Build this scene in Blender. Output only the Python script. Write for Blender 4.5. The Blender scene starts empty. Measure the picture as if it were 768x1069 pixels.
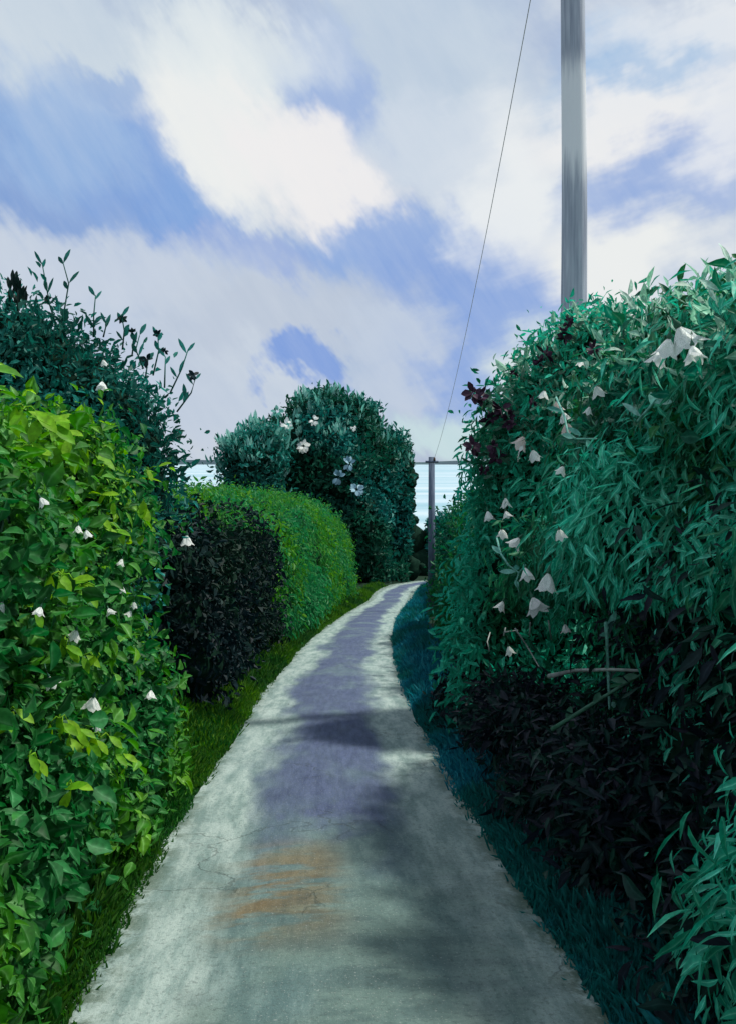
import bpy, math, random
import numpy as np
from mathutils import Vector, Matrix
from mathutils.bvhtree import BVHTree

random.seed(7)
rng = np.random.default_rng(11)
S = bpy.context.scene
R = math.radians

# ------------------------------------------------------------------ camera
CAM_Z = 30.0                       # the sea lies at z = 0, the eye 30 m above it
F = 926.0                          # focal length measured in photograph pixels (photograph 768 x 1069)
U0, V0 = 384.0, 483.0              # principal column and the horizon row
cd = bpy.data.cameras.new('camera'); cam = bpy.data.objects.new('camera', cd)
S.collection.objects.link(cam); S.camera = cam
cam.location = (0, 0, CAM_Z); cam.rotation_euler = (R(90), 0, 0)
cd.sensor_fit = 'VERTICAL'; cd.angle = 2 * math.atan(534.5 / F)
cd.shift_y = (V0 - 534.5) / 1069.0
cd.clip_start = 0.05; cd.clip_end = 80000

S.view_settings.view_transform = 'Standard'; S.view_settings.look = 'None'
S.view_settings.exposure = 0.0; S.view_settings.gamma = 1.0
S.render.engine = 'CYCLES'
try:
    S.cycles.use_denoising = True
except Exception:
    pass
S.cycles.max_bounces = 6; S.cycles.transparent_max_bounces = 4
S.cycles.diffuse_bounces = 3; S.cycles.glossy_bounces = 2; S.cycles.transmission_bounces = 3

# ------------------------------------------------------------------ sun and sky
SUN_EL, SUN_AZ = 60.0, 72.0        # azimuth measured from the view direction (+Y) towards +X
sd = bpy.data.lights.new('sun', 'SUN'); sd.energy = 4.3; sd.angle = R(3.5); sd.color = (1.0, 0.95, 0.86)
so = bpy.data.objects.new('sun', sd); S.collection.objects.link(so)
dirv = Vector((math.sin(R(SUN_AZ)) * math.cos(R(SUN_EL)), math.cos(R(SUN_AZ)) * math.cos(R(SUN_EL)), math.sin(R(SUN_EL))))
so.rotation_euler = dirv.to_track_quat('Z', 'Y').to_euler(); so.location = (20, 5, 60)

def lin(r, g, b, k=1.0):
    f = lambda c: ((c / 255 + 0.055) / 1.055) ** 2.4 if c > 10 else c / 255 / 12.92
    return (f(r) * k, f(g) * k, f(b) * k, 1)

W = bpy.data.worlds.new('World'); S.world = W; W.use_nodes = True
nt = W.node_tree; N = nt.nodes; L = nt.links; N.clear()
out = N.new('ShaderNodeOutputWorld'); bg = N.new('ShaderNodeBackground'); L.new(bg.outputs[0], out.inputs[0])
BGS = 0.1; bg.inputs[1].default_value = BGS
sky = N.new('ShaderNodeTexSky'); sky.sky_type = 'NISHITA'; sky.sun_disc = False
sky.sun_elevation = R(SUN_EL); sky.sun_rotation = R(SUN_AZ)
tc = N.new('ShaderNodeTexCoord'); sep = N.new('ShaderNodeSeparateXYZ'); L.new(tc.outputs['Generated'], sep.inputs[0])
def m_(op, a, b=None):
    n = N.new('ShaderNodeMath'); n.operation = op
    for i, v in enumerate((a, b)):
        if v is None: continue
        if isinstance(v, (int, float)): n.inputs[i].default_value = v
        else: L.new(v, n.inputs[i])
    return n.outputs[0]
az = m_('ARCTAN2', sep.outputs[0], sep.outputs[1]); el = m_('ARCSINE', sep.outputs[2])
comb = N.new('ShaderNodeCombineXYZ'); L.new(az, comb.inputs[0]); L.new(el, comb.inputs[1])
P0 = comb.outputs[0]
def noise(vec, scale, detail=4, rough=.55, rot=0, sx=1, sy=1, w=0):
    mp = N.new('ShaderNodeMapping'); L.new(vec, mp.inputs[0])
    mp.vector_type = 'TEXTURE'
    mp.inputs['Rotation'].default_value = (0, 0, rot); mp.inputs['Scale'].default_value = (sx, sy, 1)
    mp.inputs['Location'].default_value = (w, w * .7, 0)
    n = N.new('ShaderNodeTexNoise'); n.inputs['Scale'].default_value = scale; n.inputs['Detail'].default_value = detail
    n.inputs['Roughness'].default_value = rough; L.new(mp.outputs[0], n.inputs[0]); return n
def vm(op, a, b):
    n = N.new('ShaderNodeVectorMath'); n.operation = op
    for i, v in enumerate((a, b)):
        if isinstance(v, (tuple, float, int)): n.inputs[i].default_value = v if isinstance(v, tuple) else (v,) * 3
        else: L.new(v, n.inputs[i])
    return n.outputs[0]
# edges of the clouds: a coarse billow and a fine wind-drawn streak running down to the right
d1 = noise(P0, 7, 5, .6); d2 = noise(P0, 22, 4, .6, rot=R(-52), sx=2.4, sy=.8, w=3)
o1 = vm('MULTIPLY', vm('SUBTRACT', d1.outputs['Color'], (.5, .5, .5)), (.17, .15, 0))
o2 = vm('MULTIPLY', vm('SUBTRACT', d2.outputs['Color'], (.5, .5, .5)), (.09, .10, 0))
d3 = noise(P0, 20, 4, .6, rot=R(14), sx=3.0, sy=.8, w=5)     # the wind turns to the right of the lane
o3 = vm('MULTIPLY', vm('SUBTRACT', d3.outputs['Color'], (.5, .5, .5)), (.09, .08, 0))
turn = N.new('ShaderNodeMapRange'); turn.interpolation_type = 'SMOOTHSTEP'; L.new(m_('ADD', az, m_('MULTIPLY', m_('SUBTRACT', d1.outputs[0], .5), .5)), turn.inputs[0]); turn.inputs[1].default_value = -.02; turn.inputs[2].default_value = .16
mo = N.new('ShaderNodeMix'); mo.data_type = 'VECTOR'; L.new(turn.outputs[0], mo.inputs[0]); L.new(o2, mo.inputs[4]); L.new(o3, mo.inputs[5])
P = vm('ADD', P0, vm('ADD', o1, mo.outputs[1]))
def mixc(fac, a, b):
    n = N.new('ShaderNodeMix'); n.data_type = 'RGBA'
    for i, v in ((0, fac), (6, a), (7, b)):
        if isinstance(v, (tuple, float, int)): n.inputs[i].default_value = v
        else: L.new(v, n.inputs[i])
    return n.outputs[2]
def ang(u, v):
    a = math.atan2(u - U0, F); e = math.atan2((V0 - v) * math.cos(a), F); return a, e
K = 1.0 / BGS
fb = noise(P0, 4.5, 6, .6, rot=R(-30), sx=1.6, sy=1)
rp = N.new('ShaderNodeMapRange'); rp.interpolation_type = 'SMOOTHSTEP'
L.new(fb.outputs[0], rp.inputs[0]); rp.inputs[1].default_value = .38; rp.inputs[2].default_value = .62
base = mixc(rp.outputs[0], lin(172, 190, 220, K), lin(228, 234, 238, K))
base = mixc(.18, base, sky.outputs[0])
# cloud and blue-gap patches: (column, row, half width, half height, turn, colour, strength)
BL = [
 (120, 30, 260, 70, -10, (200, 214, 226), .8), (430, 60, 150, 110, 0, (192, 208, 224), .8),
 (50, 190, 160, 80, -30, (124, 158, 212), .95), (170, 190, 110, 60, -50, (122, 160, 218), .95),
 (110, 75, 60, 26, -20, (150, 178, 220), .8), (340, 90, 50, 90, 22, (150, 176, 222), .85),
 (235, 130, 110, 75, -50, (238, 240, 238), .95), (330, 190, 110, 55, -35, (240, 238, 238), .95),
 (250, 40, 110, 50, 0, (226, 234, 236), .7),
 (420, 260, 160, 45, 6, (138, 170, 222), .9), (505, 305, 130, 75, -14, (136, 166, 220), .95), (555, 290, 80, 55, 0, (138, 168, 222), .95), (60, 130, 80, 60, -35, (150, 182, 224), .8), (195, 225, 85, 32, -58, (126, 164, 220), .95), (485, 370, 85, 85, 20, (138, 168, 222), .95),
 (250, 268, 90, 26, -8, (146, 170, 220), .8),
 (520, 190, 75, 95, 10, (234, 238, 240), .95), (450, 150, 80, 60, 0, (206, 217, 230), .8),
 (80, 300, 180, 45, 8, (196, 207, 223), .9), (290, 330, 150, 50, 6, (186, 198, 216), .9),
 (160, 420, 200, 70, 0, (192, 204, 221), .9), (420, 350, 70, 35, 0, (190, 203, 222), .9),
 (316, 380, 44, 24, 0, (128, 160, 220), 1.0), (400, 400, 60, 30, 0, (190, 203, 222), .9),
 (480, 455, 110, 34, 0, (196, 220, 224), .95), (560, 400, 60, 60, 30, (214, 226, 228), .9),
 (690, 60, 110, 46, 10, (156, 190, 226), .9), (760, 20, 120, 36, 0, (236, 238, 240), .8),
 (640, 130, 90, 46, 0, (240, 240, 240), .9), (690, 190, 110, 46, 8, (148, 174, 222), .9),
 (640, 270, 110, 60, 0, (238, 240, 238), .95), (760, 130, 60, 60, 0, (238, 240, 242), .8),
]
col = base
for (u, v, ru, rv, t, c, st) in BL:
    a, e = ang(u, v)
    mp = N.new('ShaderNodeMapping'); mp.vector_type = 'TEXTURE'; L.new(P, mp.inputs[0])
    mp.inputs['Location'].default_value = (a, e, 0); mp.inputs['Rotation'].default_value = (0, 0, R(t))
    mp.inputs['Scale'].default_value = (ru / F * 1.25, rv / F * 1.25, 1)
    ln = N.new('ShaderNodeVectorMath'); ln.operation = 'LENGTH'; L.new(mp.outputs[0], ln.inputs[0])
    mr = N.new('ShaderNodeMapRange'); mr.interpolation_type = 'SMOOTHSTEP'; L.new(ln.outputs['Value'], mr.inputs[0])
    mr.inputs[1].default_value = 1.0; mr.inputs[2].default_value = .35; mr.inputs[3].default_value = 0; mr.inputs[4].default_value = st
    col = mixc(mr.outputs[0], col, lin(*c, K))
# fine wisps
fs = noise(P0, 26, 5, .65, rot=R(-55), sx=4, sy=.7, w=9)
r2 = N.new('ShaderNodeMapRange'); L.new(fs.outputs[0], r2.inputs[0]); r2.inputs[1].default_value = .35; r2.inputs[2].default_value = .75
r2.inputs[3].default_value = 0; r2.inputs[4].default_value = .16
col = mixc(r2.outputs[0], col, lin(226, 232, 238, K))
L.new(col, bg.inputs[0])

# ------------------------------------------------------------------ helpers
def link(o, parent=None):
    S.collection.objects.link(o)
    if parent is not None: o.parent = parent
    return o
def tag(o, label=None, cat=None, group=None, kind=None):
    for k, v in (('label', label), ('category', cat), ('group', group), ('kind', kind)):
        if v: o[k] = v
    return o
def empty(name, loc, label, cat, group=None):
    o = bpy.data.objects.new(name, None); o.empty_display_size = .3; o.location = loc
    link(o); return tag(o, label, cat, group)
def np_mesh(name, V, Q, mat, parent=None, smooth=False):
    """V (n,3) world coordinates, Q (m,k) faces; stored relative to the parent"""
    V = np.asarray(V, dtype=np.float32); Q = np.asarray(Q, dtype=np.int32)
    if parent is not None: V = V - np.array(parent.location, dtype=np.float32)
    me = bpy.data.meshes.new(name); k = Q.shape[1]
    me.vertices.add(len(V)); me.vertices.foreach_set('co', V.ravel())
    me.loops.add(Q.size); me.loops.foreach_set('vertex_index', Q.ravel())
    me.polygons.add(len(Q)); me.polygons.foreach_set('loop_start', np.arange(0, Q.size, k, dtype=np.int32))
    me.polygons.foreach_set('loop_total', np.full(len(Q), k, dtype=np.int32))
    me.polygons.foreach_set('use_smooth', np.full(len(Q), smooth, dtype=bool))
    me.update(calc_edges=True); me.validate()
    me.materials.append(mat)
    return link(bpy.data.objects.new(name, me), parent)
class PM:
    """collects polygons of any size for one mesh"""
    def __init__(s): s.v = []; s.f = []
    def tube(s, pts, rad, n=6, cap=True):
        pts = [Vector(p) for p in pts]; b = len(s.v); m = len(pts)
        if not isinstance(rad, (list, tuple)): rad = [rad] * m
        for i, p in enumerate(pts):
            d = (pts[min(i + 1, m - 1)] - pts[max(i - 1, 0)]).normalized()
            a = d.cross(Vector((0, 0, 1)) if abs(d.z) < .9 else Vector((1, 0, 0))).normalized(); c = d.cross(a)
            for k in range(n):
                t = 2 * math.pi * k / n; s.v.append(p + (a * math.cos(t) + c * math.sin(t)) * rad[i])
        for i in range(m - 1):
            for k in range(n):
                k2 = (k + 1) % n; s.f.append((b + i * n + k, b + i * n + k2, b + (i + 1) * n + k2, b + (i + 1) * n + k))
        if cap:
            s.f.append(tuple(b + k for k in range(n))[::-1]); s.f.append(tuple(b + (m - 1) * n + k for k in range(n)))
    def leaf(s, p, d, nrm, ln, w, fold=.25, bend=.15):
        d = Vector(d).normalized(); sd_ = d.cross(Vector(nrm)).normalized(); up = sd_.cross(d).normalized(); p = Vector(p); b = len(s.v)
        for (t, x) in ((0, 0), (.3, .8), (.6, 1), (.85, .55)):
            q = p + d * ln * t - up * bend * ln * t * t
            if t == 0: s.v.append(q)
            else:
                s.v.append(q); s.v.append(q + sd_ * w * .5 * x + up * fold * w * .5 * x); s.v.append(q - sd_ * w * .5 * x + up * fold * w * .5 * x)
        s.v.append(p + d * ln - up * bend * ln)
        s.f += [(b, b + 2, b + 1), (b, b + 1, b + 3)]
        for i in (1, 4): s.f += [(b + i, b + i + 1, b + i + 4, b + i + 3), (b + i, b + i + 3, b + i + 5, b + i + 2)]
        s.f += [(b + 7, b + 8, b + 10), (b + 7, b + 10, b + 9)]
    def build(s, name, mat, parent=None, smooth=True, relative=True):
        off = Vector(parent.matrix_basis.translation) if (parent is not None and relative) else Vector((0, 0, 0))
        if parent is not None and parent.parent is not None and relative: off = off + parent.parent.matrix_basis.translation
        me = bpy.data.meshes.new(name); me.from_pydata([tuple(Vector(v) - off) for v in s.v], [], s.f)
        me.polygons.foreach_set('use_smooth', [smooth] * len(me.polygons)); me.update(); me.materials.append(mat)
        return link(bpy.data.objects.new(name, me), parent)

# ------------------------------------------------------------------ materials
def newmat(name):
    m = bpy.data.materials.new(name); m.use_nodes = True
    return m, m.node_tree.nodes, m.node_tree.links, m.node_tree.nodes['Principled BSDF']
def leafmat(name, cols, alt=None, scale=1.2, trans=.35, rough=.5, spec=.16, stretch=(1, 1, 1)):
    m, n, l, p = newmat(name)
    g = n.new('ShaderNodeNewGeometry')
    def ramp(cs):
        r = n.new('ShaderNodeValToRGB'); r.color_ramp.interpolation = 'LINEAR'
        while len(r.color_ramp.elements) < len(cs): r.color_ramp.elements.new(.5)
        for i, c in enumerate(cs):
            r.color_ramp.elements[i].position = i / max(1, len(cs) - 1); r.color_ramp.elements[i].color = (*c, 1)
        l.new(g.outputs['Random Per Island'], r.inputs[0]); return r.outputs[0]
    c = ramp(cols)
    if alt:
        c2 = ramp(alt); t = n.new('ShaderNodeTexCoord'); mq = n.new('ShaderNodeMapping'); mq.inputs['Scale'].default_value = stretch; l.new(t.outputs['Object'], mq.inputs[0]); no = n.new('ShaderNodeTexNoise'); l.new(mq.outputs[0], no.inputs[0])
        no.inputs['Scale'].default_value = scale; no.inputs['Detail'].default_value = 3
        mr = n.new('ShaderNodeMapRange'); l.new(no.outputs[0], mr.inputs[0]); mr.inputs[1].default_value = .42; mr.inputs[2].default_value = .58
        mx = n.new('ShaderNodeMix'); mx.data_type = 'RGBA'; l.new(mr.outputs[0], mx.inputs[0]); l.new(c, mx.inputs[6]); l.new(c2, mx.inputs[7]); c = mx.outputs[2]
    ra = n.new('ShaderNodeAttribute'); ra.attribute_name = 'rib'; pw = n.new('ShaderNodeMath'); pw.operation = 'POWER'; l.new(ra.outputs['Fac'], pw.inputs[0]); pw.inputs[1].default_value = 7
    hv = n.new('ShaderNodeHueSaturation'); hv.inputs['Value'].default_value = 1.9; hv.inputs['Saturation'].default_value = .8; l.new(c, hv.inputs['Color'])
    rm = n.new('ShaderNodeMix'); rm.data_type = 'RGBA'; l.new(pw.outputs[0], rm.inputs[0]); l.new(c, rm.inputs[6]); l.new(hv.outputs[0], rm.inputs[7]); c = rm.outputs[2]
    tq = n.new('ShaderNodeTexCoord'); nq = n.new('ShaderNodeTexNoise'); nq.inputs['Scale'].default_value = 38; nq.inputs['Detail'].default_value = 3; l.new(tq.outputs['Object'], nq.inputs[0])
    vq = n.new('ShaderNodeMapRange'); l.new(nq.outputs[0], vq.inputs[0]); vq.inputs[1].default_value = .3; vq.inputs[2].default_value = .7; vq.inputs[3].default_value = .68; vq.inputs[4].default_value = 1.3
    hq = n.new('ShaderNodeHueSaturation'); l.new(vq.outputs[0], hq.inputs['Value']); l.new(c, hq.inputs['Color']); c = hq.outputs[0]
    l.new(c, p.inputs['Base Color']); p.inputs['Roughness'].default_value = rough; p.inputs['Specular IOR Level'].default_value = spec
    tr = n.new('ShaderNodeBsdfTranslucent'); hs = n.new('ShaderNodeHueSaturation'); hs.inputs['Value'].default_value = 1.3; hs.inputs['Saturation'].default_value = 1.1
    l.new(c, hs.inputs['Color']); l.new(hs.outputs[0], tr.inputs[0])
    ms = n.new('ShaderNodeMixShader'); ms.inputs[0].default_value = trans; l.new(p.outputs[0], ms.inputs[1]); l.new(tr.outputs[0], ms.inputs[2])
    l.new(ms.outputs[0], n['Material Output'].inputs[0]); return m
def plain(name, a, b, scale=8, rough=.7, stretch=(1, 1, 1), bump=.0, spec=.3):
    m, n, l, p = newmat(name); t = n.new('ShaderNodeTexCoord'); mp = n.new('ShaderNodeMapping'); l.new(t.outputs['Object'], mp.inputs[0])
    mp.inputs['Scale'].default_value = stretch; no = n.new('ShaderNodeTexNoise'); l.new(mp.outputs[0], no.inputs[0]); no.inputs['Scale'].default_value = scale; no.inputs['Detail'].default_value = 6
    mr = n.new('ShaderNodeMapRange'); l.new(no.outputs[0], mr.inputs[0]); mr.inputs[1].default_value = .35; mr.inputs[2].default_value = .65
    mx = n.new('ShaderNodeMix'); mx.data_type = 'RGBA'; l.new(mr.outputs[0], mx.inputs[0]); mx.inputs[6].default_value = (*a, 1); mx.inputs[7].default_value = (*b, 1)
    l.new(mx.outputs[2], p.inputs['Base Color']); p.inputs['Roughness'].default_value = rough; p.inputs['Specular IOR Level'].default_value = spec
    if bump:
        bp = n.new('ShaderNodeBump'); bp.inputs['Strength'].default_value = bump; bp.inputs['Distance'].default_value = .02; l.new(no.outputs[0], bp.inputs['Height']); l.new(bp.outputs[0], p.inputs['Normal'])
    return m
M = {}
M['right_teal'] = leafmat('teal_leaves', [(.015, .22, .13), (.03, .42, .27), (.07, .56, .40)], [(.006, .065, .03), (.012, .14, .06), (.022, .22, .10)], .95, stretch=(1, 1, .4))
M['right_dark'] = leafmat('deep_green_leaves', [(.008, .07, .018), (.016, .14, .035), (.03, .20, .05)], [(.006, .08, .05), (.016, .17, .11)], .8)
M['left_bright'] = leafmat('fresh_green_leaves', [(.02, .12, .008), (.05, .23, .014), (.12, .33, .02)], [(.007, .075, .016), (.015, .14, .035), (.03, .21, .06)], 1.0, stretch=(1, 1, .6))
M['yellow'] = leafmat('yellow_green_leaves', [(.08, .28, .010), (.16, .42, .015), (.26, .50, .03)], trans=.4)
M['left_teal'] = leafmat('blue_green_leaves', [(.010, .10, .08), (.025, .21, .175), (.07, .38, .33)], [(.008, .07, .05), (.018, .14, .11)], .9)
M['dark'] = leafmat('shade_black_leaves_and_buds', [(.003, .014, .009), (.005, .028, .016), (.006, .040, .022)], [(.003, .013, .018), (.006, .026, .032)], .7, trans=.12, rough=.6, spec=.15)  # shade of the left hollow put into hedge leaves; own colour of the buds
M['hollow'] = leafmat('hollow_shade_leaves', [(.005, .014, .022), (.010, .012, .022), (.005, .028, .026), (.006, .045, .03)], trans=.2, spec=.15)  # shade of the right hollow put into the leaf colour
M['mid_green'] = leafmat('mid_green_leaves', [(.03, .15, .012), (.06, .25, .02), (.14, .36, .03)], [(.02, .18, .06), (.04, .27, .10)], .5)
M['tree_teal'] = leafmat('dark_teal_leaves', [(.006, .085, .072), (.012, .15, .135), (.03, .26, .23)], [(.008, .075, .045), (.014, .12, .07)], .25, trans=.25)
M['pale_teal'] = leafmat('pale_teal_tips_and_stems', [(.08, .34, .28), (.18, .50, .42), (.35, .62, .56)], trans=.3)  # light on the crown tops put into the tips; plain colour for stems
M['mint'] = leafmat('pale_mint_leaves', [(.15, .40, .26), (.30, .55, .42), (.5, .66, .56)], trans=.4)
M['grass_olive'] = leafmat('olive_grass', [(.03, .13, .012), (.07, .21, .018), (.14, .30, .03)], [(.012, .075, .015), (.025, .12, .025), (.06, .16, .03)], .45)
M['grass_blue'] = leafmat('blue_green_grass', [(.01, .15, .22), (.02, .25, .33), (.05, .36, .42)], [(.01, .13, .13), (.02, .22, .20)], .7)
M['stalk'] = plain('green_stalk', (.02, .09, .05), (.05, .17, .11), 20, .6)
M['core'] = plain('dark_shade_hull', (.004, .018, .012), (.007, .030, .018), 6, .9, spec=.05)  # shade inside the foliage put into the hull's colour
M['bark'] = plain('grey_bark', (.05, .045, .04), (.12, .11, .10), 9, .9, (1, 1, .2), .5)
M['twig'] = plain('pale_twig', (.22, .26, .24), (.4, .44, .42), 20, .7)
M['petal'] = leafmat('white_petal', [(.82, .86, .84), (.9, .92, .9)], trans=.45)
M['pinkpetal'] = leafmat('blush_petal', [(.74, .64, .60), (.86, .80, .76)], trans=.45)
M['bluepetal'] = plain('blue_grey_petal', (.14, .30, .38), (.25, .42, .50), 2, .6)
M['purple'] = plain('dark_purple_petal', (.018, .006, .022), (.06, .02, .05), 14, .6)

# ------------------------------------------------------------------ terrain
def smooth(a, b, x):
    t = np.clip((np.asarray(x, float) - a) / (b - a), 0, 1); return t * t * (3 - 2 * t)
def gz(y, x=0.0):
    """ground height: a steady fall towards the sea, easing off by the bend"""
    y = np.asarray(y, float)
    z = np.where(y < 45, -1.6 - .12 * y, -7.0 - .085 * (y - 45))
    z = np.where(y > 75, -9.55 - .16 * (y - 75), z)
    z = np.where(y < -8, -1.6 + .96 , z)
    return CAM_Z + np.maximum(z, -45)
CY = np.array([-6, 0, 3.1, 6.2, 10, 13.3, 20, 27, 33, 42, 50, 55, 59, 63, 66, 68])
CX = np.array([0.25, .05, -.10, -.30, -.40, -.45, -.38, -.08, .28, .95, 1.45, 1.95, 2.7, 4.2, 6.5, 9.5])
HW = np.array([1.0, .99, .96, .93, .91, .91, .93, .95, 1.0, 1.1, 1.2, 1.25, 1.3, 1.3, 1.3, 1.3])
cx = lambda y: np.interp(y, CY, CX)
hw = lambda y: np.interp(y, CY, HW)

# ground sheet (height field)
ys = np.concatenate([np.arange(-60, -8, 6), np.arange(-8, 70, .5), np.arange(70, 320, 5)])
xs = np.concatenate([np.arange(-600, -20, 20), np.arange(-20, -3, 1), np.arange(-3, 6, .25), np.arange(6, 20, 1), np.arange(20, 601, 20)])
X, Y = np.meshgrid(xs, ys)
def gnoise(x, y): return .04 * np.sin(x * 2.1 + y * .7) + .03 * np.sin(x * .9 - y * 1.7) + .02 * np.sin(5 * x + 3.3 * y)
def lane_dist(x, y): return np.abs(x - cx(np.clip(y, -6, 63))) - hw(np.clip(y, -6, 63))
def gheight(x, y):
    d = lane_dist(x, y); k = smooth(.0, .9, d); return gz(y) + k * (.16 + gnoise(x, y)) - .03 * (1 - smooth(-.3, .05, d))
Z = gheight(X, Y)
V = np.stack([X, Y, Z], -1).reshape(-1, 3); ny, nx = X.shape
idx = np.arange(ny * nx).reshape(ny, nx)
Q = np.stack([idx[:-1, :-1], idx[:-1, 1:], idx[1:, 1:], idx[1:, :-1]], -1).reshape(-1, 4)
M['soil'] = plain('mossy_soil', (.006, .022, .012), (.012, .032, .016), 1.5, .95, bump=.3, spec=.1)
tag(np_mesh('ground', V, Q, M['soil'], None, True), kind='structure')

# the sea
me, n, l, p = newmat('sea_water')
t = n.new('ShaderNodeTexCoord')
mp = n.new('ShaderNodeMapping'); l.new(t.outputs['Object'], mp.inputs[0]); mp.inputs['Scale'].default_value = (.0012, .009, 1)
no = n.new('ShaderNodeTexNoise'); l.new(mp.outputs[0], no.inputs[0]); no.inputs['Scale'].default_value = 1; no.inputs['Detail'].default_value = 5
mr = n.new('ShaderNodeValToRGB'); l.new(no.outputs[0], mr.inputs[0])
e = mr.color_ramp.elements; e[0].position = .36; e[0].color = (.22, .42, .48, 1); e[1].position = .66; e[1].color = (.52, .62, .66, 1)
x_ = e.new(.5); x_.color = (.36, .52, .57, 1)
l.new(mr.outputs[0], p.inputs['Base Color']); p.inputs['Roughness'].default_value = .45
bp = n.new('ShaderNodeBump'); l.new(no.outputs[0], bp.inputs['Height']); bp.inputs['Strength'].default_value = .4; bp.inputs['Distance'].default_value = 2; l.new(bp.outputs[0], p.inputs['Normal'])
yy = np.array([60, 300, 1000, 4000, 20000, 60000.]); xx = np.array([-40000, -8000, -1500, 0, 1500, 8000, 40000.])
Xs, Ys = np.meshgrid(xx, yy); V = np.stack([Xs, Ys, np.zeros_like(Xs)], -1).reshape(-1, 3); i_ = np.arange(Xs.size).reshape(Xs.shape)
Q = np.stack([i_[:-1, :-1], i_[:-1, 1:], i_[1:, 1:], i_[1:, :-1]], -1).reshape(-1, 4)
tag(np_mesh('sea', V, Q, me), kind='structure')
# the low far shore that draws the dark line on the horizon
pm = PM(); prof = []
for i in range(61):
    x = -9000 + 300 * i; prof.append((x, 52 + 16 * math.sin(i * .37) + 8 * math.sin(i * 1.3)))
b = 0
for (x, h) in prof: pm.v += [(x, 14000, -1), (x, 14300, h), (x, 15500, h * .8), (x, 16500, -1)]
for i in range(60):
    for k in range(3): pm.f.append((4 * i + k, 4 * i + 4 + k, 4 * i + 5 + k, 4 * i + 1 + k))
M['shore'] = plain('far_shore', (.03, .06, .08), (.04, .09, .10), .001, .9)
tag(pm.build('far_shore', M['shore']), kind='structure')

# the lane: a sheet with its own across/along coordinates
rows = np.concatenate([np.arange(-6, 30, .12), np.arange(30, 68, .3)])
across = np.linspace(-1, 1, 25)
Vr = []; UV = []
# centreline resampled so that the bend keeps its width
cxs = cx(rows); dx = np.gradient(cxs, rows); arc = np.concatenate([[0], np.cumsum(np.hypot(np.diff(rows), np.diff(cxs)))])
for i, y in enumerate(rows):
    tl = math.hypot(1, dx[i]); nxv, nyv = 1 / tl, -dx[i] / tl
    for a in across:
        w = float(hw(y)); ed = 0
        if abs(a) > .99: ed = .03 * math.sin(y * .9 + a * 2) + .015 * math.sin(y * 2.7 + a * 5) + .008 * random.uniform(-1, 1)
        q = a * w + (ed if a > 0 else -ed)
        x1, y1 = cxs[i] + nxv * q, y + nyv * q
        Vr.append((x1, y1, float(gz(y)) + .012 + .035 * (1 - a * a) - .018 * math.exp(-((abs(a) - .55) / .2) ** 2))); UV.append((q, arc[i]))
Vr = np.array(Vr); nr, nc = len(rows), len(across); i_ = np.arange(nr * nc).reshape(nr, nc)
Q = np.stack([i_[:-1, :-1], i_[:-1, 1:], i_[1:, 1:], i_[1:, :-1]], -1).reshape(-1, 4)
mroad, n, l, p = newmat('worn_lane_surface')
at = n.new('ShaderNodeAttribute'); at.attribute_name = 'lane'; sp = n.new('ShaderNodeSeparateXYZ'); l.new(at.outputs['Vector'], sp.inputs[0])
def nz(sx, sy, sc, det=5, off=0, rough=.6):
    mp = n.new('ShaderNodeMapping'); l.new(at.outputs['Vector'], mp.inputs[0]); mp.inputs['Scale'].default_value = (sx, sy, 1); mp.inputs['Location'].default_value = (off, off * 1.7, 0)
    q = n.new('ShaderNodeTexNoise'); l.new(mp.outputs[0], q.inputs[0]); q.inputs['Scale'].default_value = sc; q.inputs['Detail'].default_value = det; q.inputs['Roughness'].default_value = rough; return q.outputs[0]
def mrg(v, a, b, c=0, d=1, sm=True):
    q = n.new('ShaderNodeMapRange'); q.interpolation_type = 'SMOOTHSTEP' if sm else 'LINEAR'; l.new(v, q.inputs[0])
    for i, t_ in enumerate((a, b, c, d)): q.inputs[i + 1].default_value = t_
    return q.outputs[0]
def mm(op, a, b=None):
    q = n.new('ShaderNodeMath'); q.operation = op
    for i, v in enumerate((a, b)):
        if v is None: continue
        if isinstance(v, (int, float)): q.inputs[i].default_value = v
        else: l.new(v, q.inputs[i])
    return q.outputs[0]
def mx(f, a, b):
    q = n.new('ShaderNodeMix'); q.data_type = 'RGBA'
    for i, v in ((0, f), (6, a), (7, b)):
        if isinstance(v, tuple): q.inputs[i].default_value = (*v, 1)
        elif isinstance(v, float): q.inputs[i].default_value = v
        else: l.new(v, q.inputs[i])
    return q.outputs[2]
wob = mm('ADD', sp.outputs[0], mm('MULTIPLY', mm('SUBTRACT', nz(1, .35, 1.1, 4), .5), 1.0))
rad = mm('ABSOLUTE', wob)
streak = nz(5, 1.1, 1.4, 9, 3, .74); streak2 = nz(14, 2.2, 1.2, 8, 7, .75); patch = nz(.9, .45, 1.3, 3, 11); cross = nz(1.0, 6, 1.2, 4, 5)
pale = mx(mrg(streak, .36, .64), (.17, .26, .245), (.38, .48, .45))
mid = mx(mrg(streak, .38, .62), (.09, .16, .16), (.16, .25, .24))
violet_shadow = mx(mrg(streak2, .35, .65), (.04, .055, .13), (.085, .11, .22))  # shadow down the middle of the lane put into its colour
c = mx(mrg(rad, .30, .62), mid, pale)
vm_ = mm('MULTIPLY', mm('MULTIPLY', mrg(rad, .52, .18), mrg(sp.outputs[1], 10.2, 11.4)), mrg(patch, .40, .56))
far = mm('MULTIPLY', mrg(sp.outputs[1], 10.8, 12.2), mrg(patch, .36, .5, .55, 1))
c = mx(mm('MULTIPLY', mm('MAXIMUM', vm_, mm('MULTIPLY', mm('MULTIPLY', far, mrg(rad, .62, .32)), .95)), .9), c, violet_shadow)
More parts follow.
